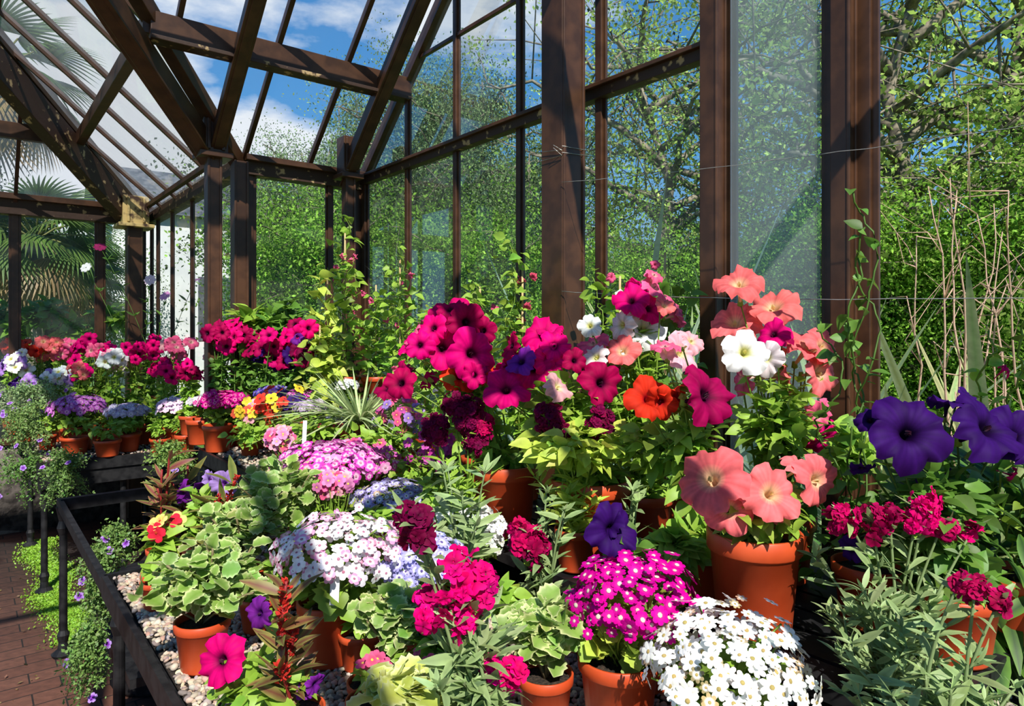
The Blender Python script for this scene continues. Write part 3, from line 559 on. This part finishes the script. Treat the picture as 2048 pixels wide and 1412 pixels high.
small_fl(745,1330,1.15,BZ,[PNK,LPK],6,25,30,15,SM5,lc=LG,name='potted_primula',nl=40,lsz=.035,ppx=745,pr=.045)
small_fl(855,1325,1.15,BZ,[PNK,LPK],6,40,30,15,SM5,lc=LG,name='potted_primula',nl=50,lsz=.035)
auto_pet(410,1.9,BZ,975,[LAV,VIO],4,30,12,26,LG)
mb=MB(); o=S(668,1180,1.34); mb.bar(o-np.array([0,0,.03]),o+np.array([.004,0,.05]),.018,.002,M_LABEL,up=(.6,.7,0)); o=S(608,860,2.2); mb.bar(o-np.array([0,0,.05]),o+np.array([.004,0,.03]),.013,.002,M_LABEL,up=(.6,.7,0)); mb.build('plant_label',smooth=False)
for px,d,r,h in ((745,1.22,.045,.075),(720,1.42,.045,.075),(560,1.72,.055,.09),(520,1.6,.05,.08),(1165,1.5,.05,.1),(315,1.72,.04,.07)):
    mb=MB(); o=G(px,d,BZ); pot(mb,o,r,h); fol(mb,o+np.array([0,0,h+.02]),(r*.8,r*.8,.03),35,L_OV,.028,LG); mb.build('potted_seedling',o)
# ================================================================= middle
TZ=.85
auto_pet(650,2.75,TZ,855,[HOT],5,14,8,16,LG); 
small_fl(690,860,2.8,TZ,[(.9,.2,.12),(.35,.3,.75),PNK],22,45,22,12,name='potted_viola')
small_fl(560,800,3.0,TZ,[(.9,.65,.05),(.05,.02,.15),(.8,.05,.03)],22,60,28,12,name='potted_viola',disc=(.1,.05,.02))
small_fl(500,820,3.0,TZ,[(.9,.65,.05),(.7,.1,.05),(.9,.4,.5)],18,30,22,11,name='potted_viola')
small_fl(800,830,2.6,TZ,[(.6,.1,.4),LAV,PNK],40,60,40,10,name='potted_primula')
small_fl(860,900,2.2,.70,[(.5,.04,.3),(.6,.1,.4)],30,50,40,12,name='potted_primula')
dome(545,785,3.15,30,.5,TZ,(.12,.08,.45),(.3,.25,.6),(.8,.7,.3),90,6,name='violet_cineraria_pot'); dome(603,790,3.1,26,.5,TZ,(.5,.03,.4),(.8,.4,.6),(.6,.2,.4),90,6)
dome(690,835,2.9,32,.5,TZ,(.3,.28,.6),(.85,.85,.9),(.3,.2,.4),90,7); dome(690,770,3.1,26,.5,TZ,(.75,.75,.78),(.8,.8,.8),(.4,.35,.2),80,6); dome(620,812,2.9,30,.45,TZ,(.4,.3,.45),(.7,.6,.7),(.4,.3,.3),90,7)
dome(448,800,3.2,45,.5,TZ,(.52,.0,.22),(.8,.2,.4),(.3,0,.1),160,7,prpx=26,ph=.08,lc=LG)
mb=MB(); o=G(720,2.75,TZ); pot(mb,o,.07,.12); b=o+np.array([0,0,.17]); n=190
D=hdir(n,.75); R_=fr_yz(D,np.tile([0,0,1.],(n,1))+rng.normal(size=(n,3))*.2); L=.22+.16*rng.random(n)
for k,T in enumerate(L_GRASS):
    m=(np.arange(n)%3)==k; mb.many(T,R_[m],np.repeat(b[None],m.sum(),0),np.stack([np.full(m.sum(),.010),L[m],L[m]*.9],1),jit((.6,.66,.36),m.sum(),.1),jit((.3,.42,.15),m.sum(),.15),M_LEAF)
mb.build('spider_plant',o)
def box_stand(px,d,z0,z1,name='upturned_crate'):
    mb=MB(); o=G(px,d,z0)
    for i in range(3):
        zz=z0+(z1-z0)*(i+.5)/3; mb.box((o[0]-.12,o[1]-.12,zz-.02),(o[0]+.12,o[1]+.12,zz+.02),M_BLACK)
    for a in(-1,1):
        for b in(-1,1): mb.box((o[0]+a*.11-.012,o[1]+b*.11-.012,z0),(o[0]+a*.11+.012,o[1]+b*.11+.012,z1),M_BLACK)
    mb.box((o[0]-.12,o[1]-.12,z1-.015),(o[0]+.12,o[1]+.12,z1),M_BLACK); mb.build(name,o*0,smooth=False)
for px in (690,752): box_stand(px,3.25,TZ,1.06)
vine(690,3.25,1.06,450,w=30,n=230,lc=LG,nf=8); vine(655,3.2,TZ,540,w=22,n=220,lc=YG,nf=0,lsz=.052); vine(752,3.25,1.06,560,w=38,n=260,lc=LG,nf=3); vine(800,3.05,TZ,500,w=40,n=340,lc=LG,nf=5)
vine(850,2.8,TZ,620,w=45,n=260,lc=LG,nf=3); vine(1045,2.35,.82,505,w=34,n=320,lc=LG,nf=8,flc=(.7,.08,.15)); vine(960,2.5,.82,555,w=44,n=320,lc=LG,nf=4)
vine(1330,2.05,.82,480,w=55,n=420,lc=MG,nf=2); vine(1240,2.1,.82,530,w=45,n=260,lc=LG,nf=2); vine(640,3.1,TZ,640,w=40,n=220,lc=YG,nf=0,lsz=.055)
vine(1740,1.35,.82,430,w=22,n=90,lc=MG,nf=0,lsz=.03,cane=False,name='climbing_vine'); vine(2030,1.3,.82,560,w=20,n=80,lc=LG,nf=3,flc=MAG,lsz=.03,cane=False,name='climbing_vine')
for px,py,cols,lc in ((490,660,[CRI,HOT],MG),(520,690,[CRI,MAG],MG),(590,670,[CRI,HOT,VIO],MG),(600,700,[CRI,MAR],MG),(560,725,[PUR],MG),(440,670,[MAG,CRI],MG)):
    auto_pet(px,3.15+.1*rng.random(),TZ,py,cols,11,32,22,19,lc)
# ================================================================= far bench
FB=BZ
for px,py,cols,d in ((30,720,[WHT,LAV],4.6),(70,695,[SAL,RED],4.8),(170,692,[HOT,MAG],4.6),(205,700,[PNK,HOT],4.4),(228,722,[WHT,LPK],4.2),(120,700,[PNK,SAL],4.8),(270,705,[HOT,WHT],4.4),(330,740,[CRI,HOT],4.0),(350,692,[PNK,LPK],4.2),(300,690,[MAG,PNK],4.6),(430,700,[WHT,LPK],3.45),(110,750,[LAV,WHT],4.4),(50,770,[LAV,PUR],4.3),(160,735,[HOT,SAL],4.3),(20,690,[RED,SAL],4.9),(380,735,[HOT,CRI],3.6)):
    z=FB+.16 if d>4.5 and px>150 else FB
    if px>370: z=TZ
    auto_pet(px,d,z,py,cols,14,26,14,14,LG,pr=.055,ph=.1)
dome(155,812,4.0,48,.5,FB,(.5,.12,.5),(.75,.4,.7),(.4,.1,.4),170,6.5,prpx=32,ph=.14); dome(255,822,4.0,38,.45,FB,(.5,.42,.62),(.8,.75,.85),(.5,.4,.5),140,6,prpx=26,ph=.1)
dome(352,812,3.95,36,.55,FB,(.8,.55,.75),(.88,.8,.88),(.4,.1,.4),140,6,prpx=26,ph=.14); dome(405,800,3.3,24,.4,TZ,(.75,.7,.75),(.8,.8,.8),(.5,.4,.3),70,6)
for px,d,r,h in ((150,3.85,.075,.10),(215,3.8,.07,.09),(258,3.95,.06,.1),(320,3.85,.055,.09),(95,4.0,.05,.09),(180,4.3,.06,.12),(290,4.2,.05,.12),(370,3.8,.055,.12)):
    mb=MB(); o=G(px,d,FB); pot(mb,o,r,h); fol(mb,o+np.array([0,0,h+.06]),(r*1.3,r*1.3,.05),90,L_OV,.035,LG); mb.build('potted_seedling',o)
for px,d,z in ((400,3.3,TZ),(435,3.1,TZ)):
    mb=MB(); o=G(px,d,z); pot(mb,o,.065,.12); mb.build('terracotta_pot',o)
for px,d,c in ((60,4.4,LG),(280,4.4,LG),(200,4.3,YG),(320,4.3,LG),(120,4.3,LG),(460,3.3,LG),(240,4.6,LG)):
    mb=MB(); z=TZ if px>370 else FB; o=G(px,d,z); pot(mb,o,.055,.1); fol(mb,o+np.array([0,0,.19]),(.12,.12,.09),260,L_OV,.036,c); mb.build('leafy_bedding_plant',o)
mb=MB(); o=G(300,4.6,FB+.16)
for px,py,col in ((172,535,WHT),(330,592,(.7,.3,.6)),(392,560,(.65,.25,.5)),(300,560,(.8,.6,.75)),(200,494,(.3,.02,.1))):
    e=S(px,py,4.6); pts=stem_pts(o+rng.normal(size=3)*np.array([.08,.08,0]),e,12); mb.tube(pts,.002,MG,M_LEAF,4)
    mb.many(T_small(8,.3),fr_z(nrm(VIEW+rng.normal(size=3)*.3)[None]),[e],np.array([.04]),np.array([col]),np.array([col]),M_PETAL)
    n=40; leaves(mb,L_LAN,pts[rng.integers(0,11,n)],hdir(n,.8),.05,MG)
mb.build('cosmos_plant',o)
mb=MB()
for px in list(range(-40,280,36))+[500,540,580]:
    d=5.2 if px<300 else (4.2 if px<400 else 3.35); fol(mb,S(px,645+rng.normal()*12,d),(.12,.12,.12),90,L_OV,.075,MG if rng.random()<.6 else LG,shell=.2)
mb.build('window_side_foliage')
def feathery(px,py,d,rx,rz,n,fl=6,c=(.1,.2,.04),name='trailing_fern_leaf_geranium'):
    mb=MB(); C=S(px,py,d); R=np.array([rx,rx*.8,rz])/F*d; ns=26
    for i in range(ns):
        D=nrm(rng.normal(size=3)); e=C+D*R*(.7+.5*rng.random()); pts=stem_pts(C+np.array([0,0,R[2]*.6]),e,12,.03); mb.tube(pts,.0014,np.array(c)*1.2,M_LEAF,4)
        m=n//ns; k=rng.random(m)**.6*11; i0=k.astype(int); q=pts[i0]+(pts[np.minimum(i0+1,11)]-pts[i0])*(k-i0)[:,None]+rng.normal(size=(m,3))*.014; leaves(mb,[L_TINY],q,rng.normal(size=(m,3)),.014,c,np.array(c)*1.8,.3,.3)
    k=fl; P=C+nrm(rng.normal(size=(k,3))+VIEW*.5)*R; 
    if k: mb.many(SM5,fr_z(nrm(VIEW+rng.normal(size=(k,3))*.3)),P,np.full(k,.016),np.array((.2,.03,.4)),np.array(LAV),M_PETAL)
    mb.build(name,C)
feathery(60,800,4.0,70,35,3200,14,(.2,.3,.12)); feathery(45,880,3.7,50,80,3400,6,(.16,.25,.07)); feathery(125,960,3.45,50,60,2600,3,(.12,.21,.05)); feathery(50,960,3.6,50,50,1800,2)
feathery(200,1180,2.35,35,90,2600,3,(.14,.24,.06)); feathery(175,1330,2.15,40,80,2200,3,(.14,.24,.06)); feathery(235,1100,2.45,35,45,1500,3,(.15,.25,.06)); feathery(20,830,4.2,60,50,2000,8,(.2,.26,.14))
feathery(345,930,2.7,45,40,1500,2,(.15,.24,.05)); feathery(740,840,3.0,100,40,2600,5,(.25,.33,.16))
mb=MB()
for px,py,d,rx,rz,c,sz in ((600,1075,1.75,60,25,LG,.03),(740,1035,1.8,60,25,LG,.03),(880,985,1.9,70,40,LG,.03),(820,930,2.2,80,40,LG,.03),(1000,1200,1.35,50,35,LG,.035),(870,1300,1.2,70,40,LG,.04),(620,860,2.6,80,40,LG,.035),(760,880,2.5,80,40,LG,.035),(1350,1095,1.4,50,45,LG,.05),(1320,890,1.6,90,60,LG,.04),(1550,850,1.6,110,60,LG,.04),(1700,900,1.45,60,70,LG,.04),(500,870,2.9,50,30,LG,.035)):
    fol(mb,S(px,py,d),np.array([rx,rx,rz])/F*d,150,L_OV,sz,c,shell=.2)
mb.build('bedding_foliage')
# ================================================================= OUTSIDE
def tree_mesh(name,h,sp,nl,ls,col,seed,droop=0,tips=220,sig=.3,crown=.25,thick=1.,var=.3):
    q=np.random.default_rng(seed); mb=MB(); tipsL=[]
    tr=np.array([[0,0,0],[.1*q.normal(),.1*q.normal(),h*.3],[.2*q.normal(),.2*q.normal(),h*.6],[.2*q.normal(),.2*q.normal(),h*.95]])
    mb.tube(tr,[h*.022,h*.017,h*.011,h*.003],(1,1,1),M_BARK,8)
    nb=26
    for i in range(nb):
        t=crown+(1-crown)*i/nb; z=t*h*.93; k=t*3*.95; i0=min(2,int(k)); p=tr[i0]+(tr[i0+1]-tr[i0])*(k-i0)
        a=i*2.4+q.normal()*.3; L=sp*math.sin(math.pi*min(1,.25+.7*(1-t)+.1))*(.7+.5*q.random())
        e=p+np.array([math.cos(a)*L,math.sin(a)*L,L*(.45-.3*droop)+.1*q.normal()]); m=(p+e)/2+np.array([0,0,L*.12])+q.normal(size=3)*.08*L
        tt=np.linspace(0,1,9)[:,None]; pts=(1-tt)**2*p+2*tt*(1-tt)*m+tt*tt*e+q.normal(size=(9,3))*.03*L*tt
        mb.tube(pts,np.linspace(h*.007,h*.0015,9)*thick,(1,1,1),M_BARK,5)
        for j in range(tips//nb):
            b=pts[q.integers(2,9)]; e2=b+q.normal(size=3)*L*.3+np.array([0,0,-droop*L*.15]); m2=(b+e2)/2+q.normal(size=3)*.05
            mb.tube([b,m2,e2],np.array([h*.0018,h*.0012,h*.0006])*thick,(1,1,1),M_BARK,3); tipsL.append(e2); tipsL.append(m2)
    tp=np.array(tipsL); k=q.integers(0,len(tp),nl); P=tp[k]+q.normal(size=(nl,3))*sig*np.array([1,1,.8+droop*.8])
    c=np.array(col)*(1+var*q.normal(size=(len(tp),1)))[k]*(1+.15*q.normal(size=(nl,1))); D=q.normal(size=(nl,3)); D[:,2]-=.3+droop
    R_=fr_yz(D,q.normal(size=(nl,3))*.7+np.array([0,0,1])); mb.many(L_TINY,R_,P,ls*(.7+.6*q.random(nl)),np.abs(c),np.abs(c)*1.2,M_TREE)
    ob=mb.build(name); me=ob.data; bpy.data.objects.remove(ob); return me
TB=tree_mesh('birch_tree',7,1.9,70000,.055,(.20,.29,.12),1,droop=.8,tips=320,sig=.2,var=.4)
TA=tree_mesh('airy_tree',8,3.0,15000,.085,(.32,.44,.10),2,tips=300,sig=.15,crown=.12,thick=1.5,var=.4)
TD=tree_mesh('dense_tree',6,2.4,60000,.08,(.12,.2,.05),3,tips=260,sig=.28,crown=.05)
TS=tree_mesh('garden_shrub',2.6,1.3,45000,.045,(.18,.33,.04),4,tips=200,sig=.17,crown=.02,var=.4)
def put(me,name,px,d,h,rot=None,base=-.06):
    ob=bpy.data.objects.new(name,me); p=G(px,d,base); ob.location=p; H={'birch_tree':7,'airy_tree':8,'dense_tree':6,'garden_shrub':2.6}[me.name.split('.')[0]]
    k=h/H; ob.scale=(k,k,k); ob.rotation_euler=(0,0,rng.random()*6.28 if rot is None else rot); bpy.context.collection.objects.link(ob)
for px,d,h in ((950,12,6.2),(850,13,6.6),(1050,12,4.6),(770,15,5.6),(690,15,5.6),(600,14,5.4),(540,15,4.7)): put(TB,'birch_tree',px,d,h)
for px,d,h in ((1290,10,5.9),(1480,12,7.5),(1860,8,7.2),(2090,8.5,7.6),(1700,13,8.0)): put(TA,'airy_tree',px,d,h)
for i,px in enumerate(range(520,2500,160)): put(TD,'woodland_tree',px,20+rng.random()*3,3.6+rng.random()*1.2)
for px,d,h in ((630,9.5,2.9),(740,9.5,2.9),(850,9,2.7),(970,8.5,2.5),(1100,8.5,2.4),(1250,8.5,2.2),(1400,8.5,2.2),(1560,8.5,2.4),(1750,7.8,2.6),(1900,7.6,2.7),(2050,7.5,2.7),(2200,7.5,2.8)): put(TS,'garden_shrub',px,d,h)
for px,d,h in ((-60,9,3),(40,9.5,2.8),(120,11,2.6),(-150,8,3)): put(TD,'dark_shrub',px,d,h)
def sword(px,d,n,h,name='phormium_plant',c=(.2,.3,.1),c1=(.45,.5,.22),z=.0,w=.055,lean=.45):
    mb=MB(); o=G(px,d,z); D=hdir(n,1.0); D[:,:2]*=lean*(.4+rng.random((n,1))*1.3); D=nrm(D)
    lim=-max(0,(o[0]-2.0))/(h*1.15); D[:,0]=np.maximum(D[:,0],lim+.1*rng.random(n)); D=nrm(D)
    R_=fr_yz(D,np.concatenate([nrm(D[:,:2])*-1.,np.full((n,1),.4)],1)); L=h*(.65+.45*rng.random(n))
    for k,T in enumerate(L_GRASS):
        m=(np.arange(n)%3)==k; mb.many(T,R_[m],np.repeat(o[None],m.sum(),0)+rng.normal(size=(m.sum(),3))*.03,np.stack([np.full(m.sum(),w),L[m],L[m]*.3],1),jit(c,m.sum(),.15),jit(c1,m.sum(),.15),M_LEAF)
    mb.build(name,o)
sword(1240,3.6,22,2.15,c=(.34,.44,.32),c1=(.52,.6,.45)); sword(1030,3.7,30,1.9,c=(.12,.2,.1),c1=(.22,.32,.17),w=.11,lean=1.0); sword(1560,3.3,14,1.9,c=(.3,.4,.26)); sword(1800,3.0,34,1.95,c=(.34,.42,.17),lean=.9,w=.07); sword(1990,2.8,40,1.85,c=(.36,.43,.17),c1=(.58,.6,.33),lean=1.1,w=.07); sword(1890,2.7,38,1.6,c=(.33,.42,.16),lean=1.2,w=.065); sword(2150,2.6,34,1.9,lean=1.2,w=.065,c=(.35,.43,.17)); sword(1380,3.6,16,1.9,w=.06)
mb=MB(); o=G(1960,2.5,.0)
for i in range(9):
    e=S(1830+rng.random()*230,280+rng.random()*300,2.4+.3*rng.random()); pts=stem_pts(o+rng.normal(size=3)*.1*np.array([1,1,0]),e,14); pts+=np.cumsum(rng.normal(size=pts.shape)*.012,0); mb.tube(pts,np.linspace(.008,.002,14),(.66,.46,.34),M_LEAF,5)
    for j in range(6):
        b=pts[rng.integers(6,14)]; mb.tube([b,b+rng.normal(size=3)*.06+np.array([0,0,.04]),b+rng.normal(size=3)*.12+np.array([0,0,.1])],[.003,.002,.001],(.66,.46,.34),M_LEAF,4)
mb.build('dry_twig_shrub',o)
def palm(px,d,h,n,name='fan_palm',lsz=.8):
    mb=MB(); o=G(px,d,0); mb.tube([o,o+np.array([.05,0,h])],[.12,.09],(1,1,1),M_BARK,10); top=o+np.array([.05,0,h])
    for i in range(n):
        a=i*2.4; el=1.1-2.1*i/n; D=np.array([math.cos(a)*math.cos(el),math.sin(a)*math.cos(el),math.sin(el)]); e=top+D*lsz*.6; mb.tube([top,(top+e)/2+np.array([0,0,.04]),e],.01,(.2,.2,.06),M_LEAF,5)
        m=26; side=nrm(np.cross(D,(0,0,1.))); ang=np.linspace(-1.35,1.35,m)[:,None]; DD=D*np.cos(ang)+side*np.sin(ang)+np.array([0,0,-.12]); col=(.07,.12,.025) if i<n*.75 else (.22,.15,.07)
        mb.many(L_GRASS[1],fr_yz(DD,np.tile(np.cross(side,D),(m,1))),np.repeat(e[None],m,0),np.stack([np.full(m,.03),np.full(m,lsz*.7),np.full(m,lsz*.9)],1),jit(col,m,.2),jit(np.array(col)*1.8,m,.2),M_LEAF)
    mb.build(name,o)
palm(60,7.6,2.4,30,lsz=.75); palm(130,8.6,2.1,24,lsz=.6); palm(-30,7.5,4.2,20,lsz=.9)
mb=MB(); a=G(225,12,0);b=G(520,13.5,0); n_=nrm(np.cross(b-a,(0,0,1))); bk=n_*-3.
if np.dot(bk,a)<0: bk=-bk
zt=3.6
V=[a,b,b+bk,a+bk]; V=V+[v+np.array([0,0,zt]) for v in V]; mb.add(V,[[[0,1,5,4],[1,2,6,5],[2,3,7,6],[3,0,4,7]]],M_WHITE)
e1=a+bk/2+np.array([0,0,zt+1.0]);e2=b+bk/2+np.array([0,0,zt+1.0]); ov_=nrm(b-a)*.25; dn=-bk*.06-np.array([0,0,.1])
mb.add([a+dn+(0,0,zt)-ov_,b+dn+(0,0,zt)+ov_,e2+ov_,e1-ov_,a+bk-dn*np.array([1,1,-1])+(0,0,zt)-ov_,b+bk-dn*np.array([1,1,-1])+(0,0,zt)+ov_],[[[0,1,2,3],[3,2,5,4]]],M_SLATE)
mb.add([a+(0,0,zt),a+bk+(0,0,zt),e1,b+(0,0,zt),b+bk+(0,0,zt),e2],[[[0,1,2],[3,5,4]]],M_WHITE)
m1=a*.45+b*.55-nrm(bk)*.02; u=nrm(b-a)
mb.add([m1+(0,0,1.2),m1+u*.7+(0,0,1.2),m1+u*.7+(0,0,2.4),m1+(0,0,2.4)],[[[0,1,2,3]]],M_SLATE)
mb.build('white_cottage',smooth=False)
# ================================================================= LIGHT
w=bpy.data.worlds.new('sky'); bpy.context.scene.world=w; w.use_nodes=True; nt=w.node_tree; nt.nodes.clear()
o=N(nt,'ShaderNodeOutputWorld'); bg=N(nt,'ShaderNodeBackground'); tc=N(nt,'ShaderNodeTexCoord'); sx=N(nt,'ShaderNodeSeparateXYZ'); nt.links.new(tc.outputs['Generated'],sx.inputs[0])
rp=N(nt,'ShaderNodeValToRGB'); e=rp.color_ramp.elements; e[0].position=0;e[0].color=(.42,.64,.88,1); e[1].position=.6;e[1].color=(.035,.18,.5,1); m=e.new(.25); m.color=(.11,.37,.76,1)
nt.links.new(sx.outputs[2],rp.inputs[0])
mp=N(nt,'ShaderNodeMapping'); mp.inputs['Scale'].default_value=(1,1,2.4); nt.links.new(tc.outputs['Generated'],mp.inputs[0])
no=N(nt,'ShaderNodeTexNoise'); no.inputs['Scale'].default_value=3.4; no.inputs['Detail'].default_value=9; no.inputs['Roughness'].default_value=.55; nt.links.new(mp.outputs[0],no.inputs['Vector'])
dt=N(nt,'ShaderNodeVectorMath',operation='DOT_PRODUCT'); dt.inputs[1].default_value=tuple(nrm(np.array([.10,.95,.24]))); nt.links.new(tc.outputs['Generated'],dt.inputs[0])
bk_=N(nt,'ShaderNodeMapRange'); bk_.inputs[1].default_value=.95; bk_.inputs[2].default_value=1.0; bk_.inputs[3].default_value=-.075; bk_.inputs[4].default_value=.2; nt.links.new(dt.outputs['Value'],bk_.inputs[0])
ad=N(nt,'ShaderNodeMath',operation='ADD'); nt.links.new(no.outputs['Fac'],ad.inputs[0]); nt.links.new(bk_.outputs[0],ad.inputs[1])
cr=N(nt,'ShaderNodeValToRGB'); cr.color_ramp.elements[0].position=.50; cr.color_ramp.elements[1].position=.62; nt.links.new(ad.outputs[0],cr.inputs[0])
mx=N(nt,'ShaderNodeMix',data_type='RGBA'); nt.links.new(cr.outputs[0],mx.inputs[0]); nt.links.new(rp.outputs[0],mx.inputs[6]); mx.inputs[7].default_value=(.92,.95,1.0,1)
nt.links.new(mx.outputs[2],bg.inputs[0]); bg.inputs[1].default_value=1.0; nt.links.new(bg.outputs[0],o.inputs[0])
sd=bpy.data.lights.new('sun','SUN'); sd.energy=7.4; sd.color=(1,.955,.88); sd.angle=.009; so=bpy.data.objects.new('sun',sd); bpy.context.collection.objects.link(so)
so.rotation_euler=Vector((-.34,-.72,.80)).to_track_quat('Z','Y').to_euler()
cd=bpy.data.cameras.new('camera'); cam=bpy.data.objects.new('camera',cd); bpy.context.collection.objects.link(cam); cam.location=(0,0,EYE); cam.rotation_euler=(math.pi/2,0,-TH)
cd.sensor_width=36; cd.lens=F/2048*36; cd.shift_y=-46/2048; cd.clip_start=.02; cd.clip_end=200
sc=bpy.context.scene; sc.camera=cam; sc.view_settings.view_transform='Standard'
